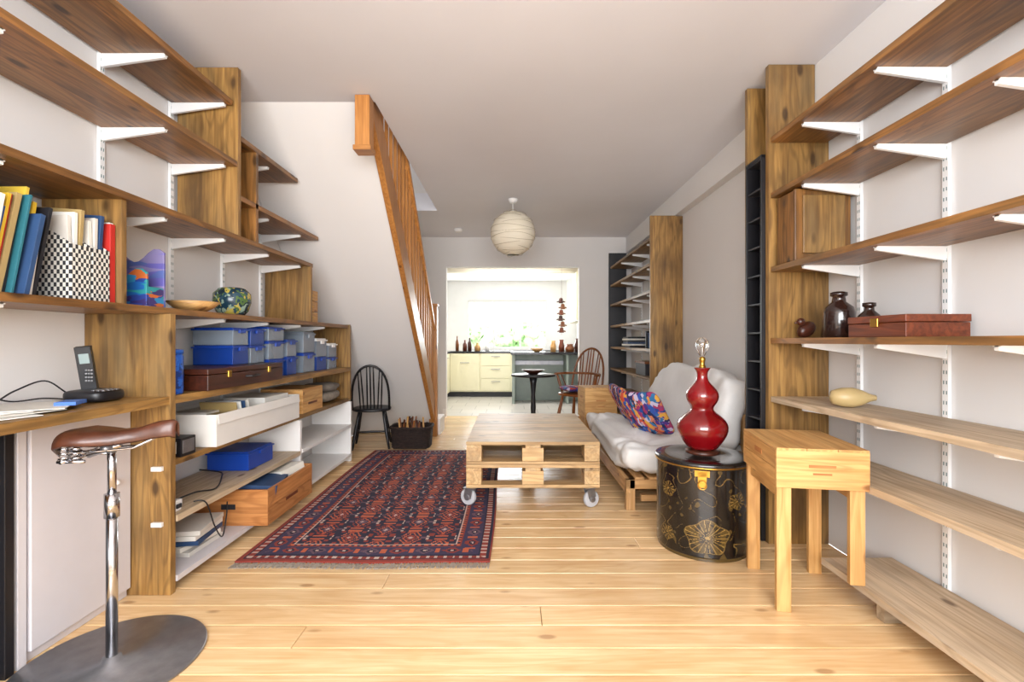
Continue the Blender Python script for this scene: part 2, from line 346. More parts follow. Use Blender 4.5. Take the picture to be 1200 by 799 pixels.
# far right bookcase
b=B('bookcase'); b.bx(1.39,1.64,4.8,4.83,.001,2.36,DWL);b.bx(1.64,1.715,4.8,4.83,.001,2.355,DWL)
b.bx(1.39,1.64,6.85,6.88,.001,2.36,DARK)
for z in (.12,.42,.72,1.02,1.32,1.62,1.9,2.16):
    b.bx(1.41,1.70,4.832,6.848,z-T,z,DWL)
    for y0 in (5.1,5.7,6.3): bracket(b,XR-.004,1.44,y0,z-T-.0005)
for y0 in (5.1,5.7,6.3): upright(b,XR-.002,y0,.1,2.3)
b.done(.002)
BKC=[mat('book_%d'%i,c,.55,var=.05) for i,c in enumerate(['#cfa92a','#1f4585','#e2dfd8','#b3261f','#2b6a76','#1c1c22','#e0dcd2','#a8905f','#27436a','#cfcac2','#6a2a4e','#d4b540'])]
def books(name,y0,y1,z,xb,dep,hr,wr,cols,lean=0,side=1,order=None):
    b=B(name); y=y0; i=0
    while y<y1-.03:
        w=R.uniform(*wr); h=R.uniform(*hr); d=dep*R.uniform(.82,1); m=R.choice(cols)
        if order: m=cols[order[i%len(order)]]
        i+=1
        xc=xb+side*d/2; c=(xc,y+w/2,z+h/2+.001); ln=lean*R.uniform(.8,1.15) if lean else 0
        if lean:
            b.box((xc,y+w/2+math.sin(ln)*h/2,z+h*math.cos(ln)/2+w*abs(math.sin(ln))/2+.001),(d,w*.9,h),m,(-ln,0,0))
        else:
            b.box(c,(d,w*.95,h),m); b.box((c[0],c[1],c[2]+.0005),(d-.01,w*.6,h),BKC[6])
        y+=w*1.05
    return b.done(.001)
books('book_row',1.1,1.6,1.245,-1.80,.27,(.22,.36),(.006,.02),BKC,.18,1,[1,0,3,7,5,4,11,8,0,6,5,1,6,9,2,6,8,3,0,4,6])
books('book_row',4.9,5.3,1.02,1.69,.22,(.15,.2),(.02,.04),[BKC[5],BKC[8],BKC[7]],0,-1)
b=B('paper_stack')
for i in range(6): b.box((1.55,6.0+R.uniform(-.02,.02),1.0201+.012+i*.022),(.25,.34,.02),BKC[(5,2,8,5,6,5)[i]],(0,0,R.uniform(-.1,.1)))
b.done(.001)
b=B('storage_basket'); b.bx(1.45,1.68,5.2,5.6,.7205,.86,DARK); b.bx(1.44,1.69,5.19,5.61,.85,.87,WIN); b.done(.004)
# magazine files
MF=checker('checked_card','#d8d4ca','#242428',95)
for k in range(2):
    b=B('magazine_file'); y0=1.665+k*.083
    for ya in (y0,y0+.071): b.prism([(-1.80,1.246),(-1.535,1.246),(-1.535,1.44),(-1.66,1.52),(-1.80,1.52)],1,ya,ya+.004,MF)
    b.bx(-1.539,-1.535,y0+.004,y0+.071,1.246,1.44,MF); b.bx(-1.80,-1.796,y0+.004,y0+.071,1.246,1.52,MF); b.bx(-1.796,-1.539,y0+.004,y0+.071,1.246,1.25,MF)
    for j in range(3): b.box((-1.675,y0+.017+j*.02,1.395+.02*j),(.24,.014,.29),BKC[(9,2,7,6,9,8)[j+3*k]],(0,.05*j-.03,0))
    b.done(.0008)
b=B('red_folder'); b.bx(-1.80,-1.54,1.832,1.856,1.246,1.55,BKC[3]); b.bx(-1.79,-1.545,1.835,1.853,1.25,1.555,BKC[2]); b.done(.002)
TURQ=cells('painted_waves',['#1d5fa8','#2b8a90','#2a3f8c','#b8602c','#2d7fb0','#3a2f6a'],15,.5,(1,1,3.5))
VIO=cells('painted_dusk',['#5e58a0','#6f68b0','#52629f','#7d749f'],9,.5,(.5,.5,3))
b=B('painted_letter_box')
pts=[]
for i in range(13):
    t=i/12; pts.append((-1.80+.27*t,1.246+.13+.03*math.sin(t*9)))
b.prism([(-1.80,1.246)]+pts+[(-1.53,1.246)],1,2.0,2.012,TURQ)
b.prism([(-1.80,1.246)]+[(p[0],p[1]+.10) for p in pts]+[(-1.53,1.246)],1,2.1,2.112,VIO)
b.bx(-1.542,-1.53,2.012,2.1,1.246,1.33,TURQ); b.bx(-1.80,-1.788,2.012,2.1,1.246,1.42,TURQ); b.bx(-1.788,-1.542,2.012,2.1,1.246,1.256,TURQ); b.done(.002)
b=B('wooden_bowl'); b.lathe([(.001,0),(.05,0),(.085,.02),(.12,.05),(.115,.05),(.08,.027),(.045,.012),(.001,.01)],(-1.6,2.40,1.2455),CRW,32); b.done(0)
b=B('painted_pot'); POT=cells('pot_paint',['#2f4a5a','#1f3a4a','#b8a850','#4f6a3a','#20303a','#8aa090'],30,.2)
b.lathe([(.001,0),(.06,0),(.085,.03),(.1,.08),(.098,.13),(.07,.16),(.055,.165),(.05,.16),(.001,.16)],(-1.64,2.80,1.2455),POT,32); b.done(0)
b=B('keepsake_box')
for i in range(3): b.bx(-1.74,-1.56,3.62,3.84,1.2455+i*.085,1.2455+i*.085+.08,CRW); b.bx(-1.56,-1.553,3.71,3.75,1.2455+i*.085+.03,1.2455+i*.085+.045,BRASS)
b.done(.003)
# desk things
b=B('cordless_phone'); b.soft((-1.66,1.9,.885),(.16,.15,.05),BLACK,.5,.5)
b.box((-1.69,1.90,.985),(.05,.03,.19),BLACK,(.15,-.1,.5)); b.box((-1.682,1.878,1.03),(.032,.004,.04),mat('lcd','#8fa0a0',.3),(.15,-.1,.5))
for i in range(4):
    for j in range(3): b.box((-1.67+j*.011-.011+.002,1.884,.985-i*.014),(.007,.006,.007),STEEL,(.15,-.1,.5))
for i in range(4):
    for j in range(3): b.box((-1.62+j*.02,1.85+i*.02,.908),(.012,.012,.006),STEEL)
b.done(.003)
b=B('paper_sheets')
for i in range(7): b.box((-1.66+R.uniform(-.04,.04),1.38+i*.045,.8615+i*.0022),(.21,.27,.002),BKC[(6,2,9)[i%3]],(0,0,R.uniform(-.6,.6)))
b.box((-1.57,1.70,.8815),(.06,.09,.012),mat('blue_card','#3a6ab8',.5),(0,0,.4))
b.done(0)
b=B('power_cable')
b.cable([(-1.81,1.5,.882),(-1.78,1.62,.882),(-1.79,1.72,.92),(-1.76,1.80,.95),(-1.735,1.86,.90),(-1.725,1.9,.88)],.003,BLACK)
b.cable([(-1.82,1.55,.99),(-1.81,1.62,.93),(-1.79,1.70,.885),(-1.76,1.79,.885),(-1.745,1.86,.874)],.003,BLACK)
b.done(0)
b=B('power_cable'); b.cable([(-1.6,2.26,.345),(-1.55,2.34,.36),(-1.52,2.45,.345),(-1.58,2.6,.36),(-1.65,2.7,.36),(-1.7,2.6,.40)],.004,BLACK); b.cable([(-1.5,2.25,.345),(-1.46,2.28,.33),(-1.45,2.33,.2),(-1.455,2.4,.12),(-1.47,2.46,.20),(-1.49,2.5,.26)],.0035,BLACK); b.done(0)
b=B('power_adapter'); b.bx(-1.62,-1.5,2.12,2.17,.336,.385,WHITE); b.bx(-1.6,-1.53,2.17,2.22,.336,.37,WHITE); b.bx(-1.5,-1.49,2.13,2.16,.35,.37,DARK); b.done(.004)
BLUE=mat('blue_plastic','#1b48a8',.3,trans=.35); BLUE2=mat('blue_lid','#143f9e',.35); CLR=mat('clear_plastic','#b8c6d6',.25,trans=.65)
b=B('blue_tin'); b.lathe([(.001,0),(.05,0),(.052,.005),(.052,.17),(.048,.175),(.048,.18),(.052,.182),(.052,.20),(.001,.205)],(-1.55,2.165,.8605),cells('blue_tin_print',['#16409a','#1d55b0','#2a60b8','#123070'],30,.3),32); b.done(0)
b=B('wooden_case'); b.bx(-1.82,-1.45,2.28,3.02,.861,.935,MAH); b.bx(-1.82,-1.45,2.28,3.02,.938,.965,MAH)
for yy in (2.45,2.85): b.bx(-1.451,-1.443,yy-.015,yy+.015,.915,.95,BRASS)
b.tube([(-1.45,2.6,.91),(-1.42,2.61,.91),(-1.42,2.69,.91),(-1.45,2.7,.91)],.006,BLACK); b.done(.004)
def sbox(name,x0,x1,y0,y1,z,h,m,lid):
    b=B(name); cx,cy=(x0+x1)/2,(y0+y1)/2; t=.004
    def fr(z0,z1,k):
        b.bx(x0+k,x1-k,y0+k,y0+k+t,z0,z1,m); b.bx(x0+k,x1-k,y1-k-t,y1-k,z0,z1,m); b.bx(x0+k,x0+k+t,y0+k,y1-k,z0,z1,m); b.bx(x1-k-t,x1-k,y0+k,y1-k,z0,z1,m)
    fr(z+.001,z+h*.85,.008); b.bx(x0+.008,x1-.008,y0+.008,y1-.008,z+.001,z+.006,m)
    zc=z+.006; n=3
    for q in range(n):
        ya=y0+.02+(y1-y0-.04)*q/n; b.bx(x0+.02,x1-.02,ya,ya+(y1-y0-.04)/n-.003,zc,z+h*R.uniform(.35,.78),BKC[R.choice((2,6,8,9,7,5,3))])
    b.bx(x0,x1,y0,y1,z+h*.85,z+h*.93,lid); b.bx(x0+.012,x1-.012,y0+.012,y1-.012,z+h*.93,z+h,lid)
    b.bx(x1-.006,x1+.006,cy-.03,cy+.03,z+h*.7,z+h*.9,lid); b.done(.002)
for (y0,y1,z,h,m,l) in [(2.66,2.83,.965,.11,BLUE,BLUE2),(2.66,2.83,1.075,.10,CLR,BLUE2),(2.84,3.01,.965,.11,CLR,BLUE2),(2.84,3.01,1.075,.10,BLUE,BLUE2),
    (3.05,3.27,.861,.12,BLUE,BLUE2),(3.05,3.27,.981,.12,CLR,BLUE2),(3.05,3.27,1.101,.09,CLR,BLUE2),(3.3,3.46,.861,.13,BLUE,BLUE2),(3.3,3.46,.991,.12,CLR,BLUE),
    (3.56,3.78,.861,.15,CLR,BLUE2),(3.56,3.78,1.011,.16,CLR,CLR),(3.8,4.02,.861,.11,BLUE,BLUE2),(3.8,4.02,.971,.15,CLR,WHITE),(4.05,4.25,.861,.10,CLR,BLUE2),(4.05,4.25,.961,.12,CLR,WHITE)]:
    sbox('storage_box',-1.79,-1.55,y0,y1,z,h,m,l)
b=B('cardboard_box'); m=mat('white_card','#e4e2de',.6,var=.03)
x0,x1,y0,y1,z0,z1=-1.82,-1.46,2.36,3.28,.576,.735
b.bx(x0,x1,y0,y0+.006,z0,z1,m);b.bx(x0,x1,y1-.006,y1,z0,z1,m);b.bx(x0,x0+.006,y0+.006,y1-.006,z0,z1,m);b.bx(x1-.006,x1,y0+.006,y1-.006,z0,z1,m);b.bx(x0+.006,x1-.006,y0+.006,y1-.006,z0,z0+.006,m)
b.box((x1+.004,2.82,z1-.025),(.004,.9,.05),m,(0,-.12,0)); b.bx(-1.78,-1.6,2.5,2.8,z0+.006,z1-.01,BKC[9]); b.bx(-1.75,-1.5,2.9,3.2,z0+.006,z1+.02,BKC[2]); b.bx(-1.6,-1.5,2.45,2.6,z0+.006,z1-.02,BKC[7])
for i in range(4): b.box((-1.6,2.62+i*.03,z1-.04),(.2,.006,.15),BKC[(7,2,8,9)[i]],(.3,0,.1*i))
b.done(.001)
def crate(name,x0,x1,y0,y1,z0,z1,m,open_=True):
    b=B(name); t=.014; h=z1-z0
    b.bx(x0,x1,y0,y0+t,z0,z1,m);b.bx(x0,x1,y1-t,y1,z0,z1,m)
    for k in range(2):
        za=z0+h*k/2+.001; zb=z0+h*(k+1)/2-.001
        b.bx(x0,x0+t,y0+t,y1-t,za,zb,m);b.bx(x1-t,x1,y0+t,y1-t,za,zb,m)
    b.bx(x0+t,x1-t,y0+t,y1-t,z0,z0+.01,m)
    if not open_: b.bx(x0,x1,y0,y1,z1,z1+.012,m)
    else:
        b.box((x1-.12,(y0+y1)/2-.1,z1-.02),(.2,.26,.05),BKC[8],(0,.1,.2)); b.box((x1-.15,(y0+y1)/2+.15,z1-.015),(.22,.2,.05),BKC[6],(.1,-.15,-.3)); b.box((x0+.12,(y0+y1)/2,z1-.03),(.15,.4,.06),BKC[2],(0,.0,.1))
    for yy in (y0-.001,): b.bx((x0+x1)/2-.04,(x0+x1)/2+.04,yy,yy+.003,z0+h*.45,z0+h*.6,DARK)
    b.bx(x1-.001,x1+.001,(y0+y1)/2-.08,(y0+y1)/2+.08,z0+h*.35,z0+h*.45,RED_W)
    b.done(.002)
CRO=wood('crate_orange','#b0703a','#ca8c52','#844c22',.5,.14,.3)
crate('wine_crate',-1.80,-1.36,2.66,3.25,.071,.27,CRO)
crate('wine_crate',-1.80,-1.5,3.42,3.78,.576,.74,CRW,False)
b=B('rolled_blanket'); b.soft((-1.65,4.08,.635),(.26,.42,.1),mat('felt','#8b8276',.95,var=.2,scale=30),.8,.6,nz=.02); b.soft((-1.63,4.1,.71),(.24,.34,.07),mat('felt2','#6d665e',.95,var=.2,scale=30),.8,.6,nz=.02,seed=3); b.done(0)
b=B('clock_radio'); b.bx(-1.66,-1.49,2.15,2.25,.576,.66,BLACK); b.bx(-1.645,-1.51,2.148,2.151,.592,.645,mat('lcd2','#aab0b0',.3)); b.bx(-1.49,-1.488,2.16,2.24,.59,.65,STEEL); b.done(.006)
sbox('storage_box',-1.8,-1.54,2.8,3.1,.336,.11,BLUE2,BLUE2)
b=B('document_stack')
for i in range(5): b.box((-1.64+R.uniform(-.02,.02),2.4,.071+.012+i*.024),(.22,.26,.022),BKC[(9,6,8,2,9)[i]],(0,0,R.uniform(-.2,.2)))
b.done(.001)
# ---------------------------------------------------------------- right shelf items
STONE=mat('brown_stoneware','#2c1a16',.2,var=.3,coat=.6)
b=B('stoneware_bottle'); b.lathe([(.001,0),(.06,0),(.066,.01),(.066,.12),(.06,.145),(.03,.17),(.026,.195),(.036,.2),(.036,.215),(.02,.22),(.001,.22)],(1.56,2.28,1.1155),STONE,32)
b.done(0)
b=B('stoneware_bottle'); b.lathe([(.001,0),(.04,0),(.044,.01),(.044,.085),(.04,.1),(.02,.12),(.018,.135),(.026,.14),(.026,.155),(.001,.158)],(1.60,2.14,1.1155),STONE,32)
b.done(0)
b=B('wooden_duck_figurine'); b.soft((1.54,2.50,1.160),(.11,.06,.075),MAH,.9,.9,(0,-.5,.3)); b.soft((1.505,2.49,1.20),(.042,.035,.04),MAH,1,1); b.rod((1.492,2.49,1.20),(1.47,2.485,1.192),.01,MAH,.003); b.done(0)
b=B('writing_box'); b.bx(1.45,1.69,1.76,2.06,1.1155,1.17,RED_W); b.bx(1.448,1.692,1.758,2.062,1.172,1.2,RED_W); b.bx(1.444,1.449,1.89,1.93,1.155,1.19,BRASS); b.done(.003)
b=B('dried_gourd'); b.lathe([(.001,-.1),(.03,-.09),(.043,-.05),(.045,-.01),(.034,.03),(.018,.06),(.012,.085),(.001,.09)],(1.54,2.15,.846),mat('gourd','#b8a070',.4,var=.15),28,Matrix.Rotation(math.pi/2,4,'Y')@Matrix.Rotation(.2,4,'X')); b.done(0)
b=B('wooden_hatch'); b.box((1.555,2.4,1.683),(.28,.02,.36),DW); b.box((1.555,2.386,1.683),(.21,.016,.29),DWL); b.bx(1.42,1.69,2.412,2.56,1.505,1.86,DW); b.done(.004)
# ---------------------------------------------------------------- rug
pal=dict(n=C('#221e33'),n2=C('#392f4a'),r=C('#86342a'),o=C('#b85c3c'),c=C('#bba297'),p=C('#624856'))
W_,L_=1.26,2.4
def rugc(u,v):
    q=.0085; x=math.floor(u*W_/q)*q; y=math.floor(v*L_/q)*q
    e=min(x,W_-x,y,L_-y); along=y if (min(x,W_-x)<min(y,L_-y)) else x
    if e<.018: return pal['r']
    if e<.03: return pal['n']
    if e<.055: return pal['c'] if (int(along/q)%5)<2 else pal['r']
    if e<.065: return pal['n']
    if e<.165:
        a=(along%.14)-.07; d=abs(a)/.055+abs(e-.115)/.042
        if d<.25: return pal['c']
        if d<.55: return pal['n']
        if d<.95: return pal['r'] if int(along/.14)%2 else pal['p']
        if abs(a)>.058 and abs(e-.115)<.025: return pal['o']
        return pal['n2']
    if e<.175: return pal['r']
    if e<.195: return pal['n'] if (int(along/q)%4)<2 else pal['o']
    if e<.203: return pal['c']
    fx=abs(x-W_/2); cy=y-L_/2
    tx,ty=.17,.23; i=round(fx/tx); sft=.5 if i%2 else 0; j=math.floor(cy/ty+sft); a=fx-i*tx; bb=cy-(j+.5-sft)*ty
    A,Bb=abs(a),abs(bb); d=A/.07+Bb/.095
    if d<.18: return pal['c']
    if d<.42: return pal['r'] if (i+j)%2 else pal['p']
    if d<.56: return pal['n']
    if .56<=d<.70: return pal['o']
    if A<.035 and .085<Bb<.105: return pal['o']
    if .95<d<1.1 and .02<Bb<.08: return pal['o'] if (i+j)%2 else pal['r']
    if A<.01 and Bb<.1: return pal['r']
    if Bb<.01 and A>.055: return pal['p']
    if abs(A-.058)<.014 and abs(Bb-.075)<.014: return pal['r']
    if abs(A-.074)<.006 and abs(Bb-.098)<.010: return pal['c']
    return pal['n']
RX0,RY0=-1.37,2.36
rug=painted('rug',160,300,lambda u,v:(RX0+W_*u+.008*math.sin(v*7),RY0+L_*v+.006*math.sin(u*9),.0125+.0008*math.sin(u*20+v*9)),rugc,attrmat('rug_wool',.95,0,.6))
sol=rug.modifiers.new('thick','SOLIDIFY'); sol.thickness=.0105; sol.offset=-1
b=B('rug_fringe'); fm=mat('fringe_cotton','#a89c8e',.95)
for k in range(210):
    x=RX0+W_*(k+.5)/210; 
    b.box((x,RY0-.03+.006*math.sin(k*9/210),.004),(.004,.056,.004),fm,(0,0,R.uniform(-.35,.35)))
    b.box((x,RY0+L_+.025,.004),(.004,.04,.004),fm,(0,0,R.uniform(-.35,.35)))
fr=b.done(0)
# ---------------------------------------------------------------- pallet table
b=B('pallet_coffee_table'); x0,x1,y0,y1=-.30,.575,3.13,4.36
def pallet(z):
    ztop=z+.15
    n=9; w=(y1-y0)/n
    for i in range(n): b.bx(x0,x1,y0+i*w+.0015,y0+(i+1)*w-.0015,ztop-.02,ztop,PAL)
    for xc in (x0+.05,(x0+x1)/2,x1-.05): b.bx(xc-.05,xc+.05,y0,y1,ztop-.042,ztop-.021,PAL)
    for xc in (x0+.05,(x0+x1)/2,x1-.05):
        for yc in (y0+.07,(y0+y1)/2,y1-.07): b.bx(xc-(.05 if xc!=(x0+x1)/2 else .07),xc+(.05 if xc!=(x0+x1)/2 else .07),yc-.065,yc+.065,z+.021,ztop-.043,PAL)
    for yc in (y0+.05,(y0+y1)/2,y1-.05): b.bx(x0,x1,yc-.05,yc+.05,z,z+.02,PAL)
pallet(.138); pallet(.2895)
b.bx(x0-.001,x1+.001,y0-.003,y0-.001,.42,.44,PAL)
GR=mat('caster_rubber','#b8b8bc',.4)
for xc in (x0+.03,x1-.07):
    for yc in (y0+.03,y1-.12):
        zr_=.0155 if xc<0 else .001; an=1.15 if xc<0 else -1.2
        b.M=Matrix.Translation((xc,yc,0))@Matrix.Rotation(an,4,'Z')
        b.box((0,0,.134),(.08,.08,.006),STEEL); b.rod((0,0,.12),(0,0,.131),.02,STEEL)
        for s in (-1,1): b.box((s*.022,.012,.096),(.004,.055,.06),STEEL,(.25,0,0))
        r=.055; b.lathe([(.001,-.016),(r*.5,-.016),(r*.9,-.016),(r,-.008),(r,.008),(r*.9,.016),(r*.5,.016),(.001,.016)],(0,.02,zr_+r),GR,28,Matrix.Rotation(math.pi/2,4,'Y'))
        b.lathe([(.001,-.026),(.02,-.026),(.02,.026),(.001,.026)],(0,.02,zr_+r),STEEL,16,Matrix.Rotation(math.pi/2,4,'Y'))
b.M=Matrix()
b.done(.0025)
# ---------------------------------------------------------------- futon
b=B('futon_sofa'); x0,x1,y0,y1=.74,1.6,3.1,4.62
for yy in (y0,y1-.035):
    b.bx(x0,x1,yy,yy+.035,.14,.2,FUT); b.bx(x0,x0+.06,yy,yy+.035,.001,.2,FUT); b.bx(x1-.1,x1-.04,yy,yy+.035,.001,.62,FUT)
    b.bx(x0+.1,x1-.1,yy,yy+.035,.06,.1,FUT)
b.bx(x0,x0+.03,y0,y1,.11,.2,FUT); b.bx(x1-.06,x1-.03,y0,y1,.14,.2,FUT)
for k in range(8): b.bx(x0+.06+k*.09,x0+.12+k*.09,y0,y1,.201,.216,FUT)
for k in range(4): b.bx(x1-.06,x1-.045,y0,y1,.26+k*.09,.31+k*.09,FUT)
CLOTH=mat('futon_cotton','#dedcda',.9,var=.05,scale=4,bump=.2)
b.soft((1.12,3.86,.315),(.80,1.56,.2),CLOTH,.45,.18,nz=.05,nu=140,nvv=40,nf=6)
b.soft((1.42,3.86,.605),(.22,1.54,.58),CLOTH,.33,.45,(0,.32,0),nz=.05,nu=160,nvv=56,seed=5,nf=4)
fo=b.done(.003)
PIL=cells('patchwork_print',['#1f3f8c','#c0482e','#d09a3c','#4a2a7a','#2d6a9a','#b9b2ca','#98305a','#20264a','#2a50a0','#c87a50','#1c2450'],22,.85,(1,2.2,1))
for (p,r_,sz) in [((.96,4.02,.565),(.0,1.0,.1),(.38,.38,.12)),((.98,3.50,.572),(-.2,1.0,.45),(.38,.36,.12))]:
    b=B('scatter_cushion'); b.soft(p,sz,PIL,1.0,.32,r_,nz=.02,nu=48,nvv=20); b.done(0)
# ---------------------------------------------------------------- lacquer drum
DC=Vector((1.035,2.6,0)); DR=.238; DH=.47
gold=C('#8f7138'); dgold=C('#4d3c1c'); blk=C('#0d0c0c'); mg=C('#6b542a')
def drc(u,v):
    th=u*2*math.pi; z=v*DH
    if z<.02 or z>DH-.012: return dgold
    best=blk
    for k,(t0,z0,r0,n) in enumerate([(-1.85,.12,.105,22),(-2.72,.33,.045,12),(-1.2,.30,.05,12),(-2.75,.1,.045,10),(0.2,.2,.11,22),(1.5,.25,.12,22)]):
        dx=((th-(t0%(2*math.pi))+math.pi)%(2*math.pi)-math.pi)*DR; dz=z-z0; dz2=dz*1.25; d=math.hypot(dx,dz2); ph=math.atan2(dz2,dx)
        rr=r0*(1+.1*math.sin(ph*5+k))
        if d<rr:
            if d>rr*.95: return mg
            if d<rr*.1: return gold
            return gold if math.cos(ph*n)>.88 else (dgold if noise.noise(Vector((dx*30,dz*30,k)))>-.1 else C('#2a2112'))
    s=noise.noise(Vector((th*2.6,z*13,1)))
    if abs(s)<.012: best=mg
    if noise.noise(Vector((th*6,z*28,5)))>.42 : best=dgold
    return best
def drp(u,v):
    th=u*2*math.pi; z=v*DH; r=DR-(.006 if v<.04 else 0)
    return (DC.x+r*math.cos(th),DC.y+r*math.sin(th),z+.001)
LAC=attrmat('lacquer_painted',.25,.5)
shell=painted('shell',420,150,drp,drc,LAC)
for p in shell.data.polygons: p.use_smooth=True
b=B('lid'); LB=mat('black_lacquer','#141213',.25,coat=.6,var=.3)
b.lathe([(.001,.001),(.22,.001),(.222,.46),(.001,.46)],DC,LB,48); b.lathe([(.232,.455),(.245,.458),(.247,.478),(.243,.486),(.23,.489),(.001,.489),(.001,.455)],DC,LB,64)
b.lathe([(.246,.462),(.2475,.464),(.2475,.467),(.246,.469)],DC,BRASS,64)
a=-1.95
for (w,h,zz) in ((.07,.03,.44),(.04,.08,.41)):
    b.box((DC.x+(DR+.005)*math.cos(a),DC.y+(DR+.005)*math.sin(a),zz),(.006,w,h),BRASS,(0,0,a))
b.tube([(DC.x+(DR+.018)*math.cos(a)+.02*math.cos(t)*-math.sin(a),DC.y+(DR+.018)*math.sin(a)+.02*math.cos(t)*math.cos(a),.385+.02*math.sin(t)) for t in [k*math.pi/8 for k in range(16)]],.003,BRASS,6,True)
lid=b.done(0)
em=bpy.data.objects.new('lacquered_drum_table',None); bpy.context.scene.collection.objects.link(em); em.location=DC
bpy.context.view_layer.update()
for o in (shell,lid): o.parent=em; o.matrix_parent_inverse=Matrix.Translation(-DC)
# ---------------------------------------------------------------- lamp
b=B('gourd_table_lamp'); REDG=mat('oxblood_glaze','#7a0a11',.15,var=.2,coat=.8); LC=(1.035,2.6,.4895)
b.lathe([(.001,0),(.085,0),(.09,.006),(.09,.02),(.075,.028)],LC,MAH,40)
prof=[(.06,.026),(.075,.03),(.09,.05),(.118,.09),(.135,.13),(.13,.17),(.105,.2),(.07,.225),(.055,.24),(.058,.255),(.078,.28),(.087,.31),(.08,.34),(.06,.365),(.038,.385),(.028,.405),(.026,.43),(.032,.45),(.046,.465),(.042,.467),(.02,.462),(.001,.462)]
b.lathe(prof,LC,REDG,48)
b.lathe([(.02,.46),(.02,.475),(.013,.478),(.013,.5),(.017,.502),(.017,.525),(.001,.526)],LC,BRASS,24)
b.lathe([(.012,.525),(.016,.535),(.026,.555),(.034,.578),(.036,.595),(.032,.612),(.02,.626),(.001,.631)],LC,mat('bulb_glass','#f4f4f4',.02,trans=1,var=0),28)
b.rod((LC[0],LC[1],LC[2]+.526),(LC[0],LC[1],LC[2]+.585),.003,WHITE)
b.tube([(LC[0]-.012,LC[1],LC[2]+.585),(LC[0]-.006,LC[1],LC[2]+.6),(LC[0]+.006,LC[1],LC[2]+.6),(LC[0]+.012,LC[1],LC[2]+.585)],.0015,BRASS,5)
lamp=b.done(0)
md=lamp.modifiers.new('s','SUBSURF'); md.levels=1; md.render_levels=1
# ---------------------------------------------------------------- crate stools
def crstool(loc,rot,H=.655,ch=.15,w=.34,d=.44,nr=0):
    b=B('crate_stool'); b.M=Matrix.Translation(loc)@Matrix.Rotation(rot,4,'Z'); z0=H-ch
    for s in (-1,1):
        b.box((s*(w/2-.007),0,H-ch*.25),(.014,d-.03,ch*.5-.002),CRW); b.box((s*(w/2-.007),0,H-ch*.75),(.014,d-.03,ch*.5-.002),CRW)
        b.box((0,s*(d/2-.0075),z0+ch/2),(w,.015,ch),CRW)
    b.box((0,0,z0+.006),(w-.03,d-.03,.01),CRW)
    for k in range(3): b.box(((k-1)*w/3,0,H+.005),(w/3-.002,d,.01),CRW)
    b.box((0,-d/2-.0008,z0+ch*.6),(.10,.002,.012),CRO); b.box((0,-d/2-.0008,z0+ch*.4),(.07,.002,.008),CRO); b.box((-w/2-.0008,0,z0+ch*.7),(.002,.09,.022),CRO)
    for sx in (-1,1):
        for sy in (-1,1):
            zb=nr if (sx>0 and sy<0) else .001
            b.box((sx*(w/2-.035),sy*(d/2-.03),(z0+zb)/2),(.055,.024,z0-zb),CRW)
        b.box((sx*(w/2-.03),0,z0-.03),(.02,d-.08,.045),CRW)
    b.done(.002)
crstool((1.27,2.11,0),-.17,.66,.15,.34,.43,.131)
crstool((.88,4.95,0),.1,.62,.3,.33,.3)
# ---------------------------------------------------------------- windsor chairs
def windsor(name,loc,rot,m,sc=1,arms=False):
    b=B(name); b.M=Matrix.Translation(loc)@Matrix.Rotation(rot,4,'Z')@Matrix.Scale(sc,4)
    b.soft((0,0,.44),(.43,.42,.045),m,.5,.75,nu=40,nvv=12)
    for sx in (-1,1):
        for sy in (-1,1):
            t=(sx*.13,sy*.12,.43); f=(sx*.2,sy*.19,.001); b.rod(f,t,.011,m,.013,mid=.02)
        b.rod((sx*.172,-.158,.17),(sx*.172,.158,.17),.009,m,mid=.014)
    b.rod((-.17,0,.17),(.17,0,.17),.009,m,mid=.014)
    n=20; hoop=[]
    for k in range(n+1):
        a=math.pi*k/n; x=-.2*math.cos(a)*(1.0+.12*math.sin(a)); z=.45+.5*math.sin(a)**.75 if 0<k<n else .45; hoop.append((x,.16+.13*(z-.45)/.5,z))
    b.tube(hoop,.013,m,8)
    for k in range(1,8):
        x0=-.15+.3*k/8; x1=x0*1.25
        best=min(hoop[2:-2],key=lambda p:abs(p[0]-x1)); b.rod((x0,.165,.45),(best[0],best[1],best[2]),.0065,m,mid=.009,seg=8)
    if arms:
        arm=[]
        for k in range(13):
            a=math.pi*k/12; arm.append((-.27*math.cos(a),-.08+.30*math.sin(a),.66))
        b.tube(arm,.014,m,8)
        for sx in (-1,1): b.rod((sx*.2,-.03,.45),(sx*.265,-.05,.66),.01,m,mid=.016); b.rod((sx*.18,.06,.45),(sx*.26,.03,.66),.007,m)
    return b.done(0)
windsor('windsor_chair',(-1.46,4.99,0),math.pi+.2,BLACK,.9)
windsor('windsor_chair',(.80,5.75,0),-.7,WIN,1.06,True)
b=B('seat_cushion'); b.soft((.75,5.69,.532),(.34,.32,.08),PIL,1,.4,(0,.05,.3)); b.done(0)
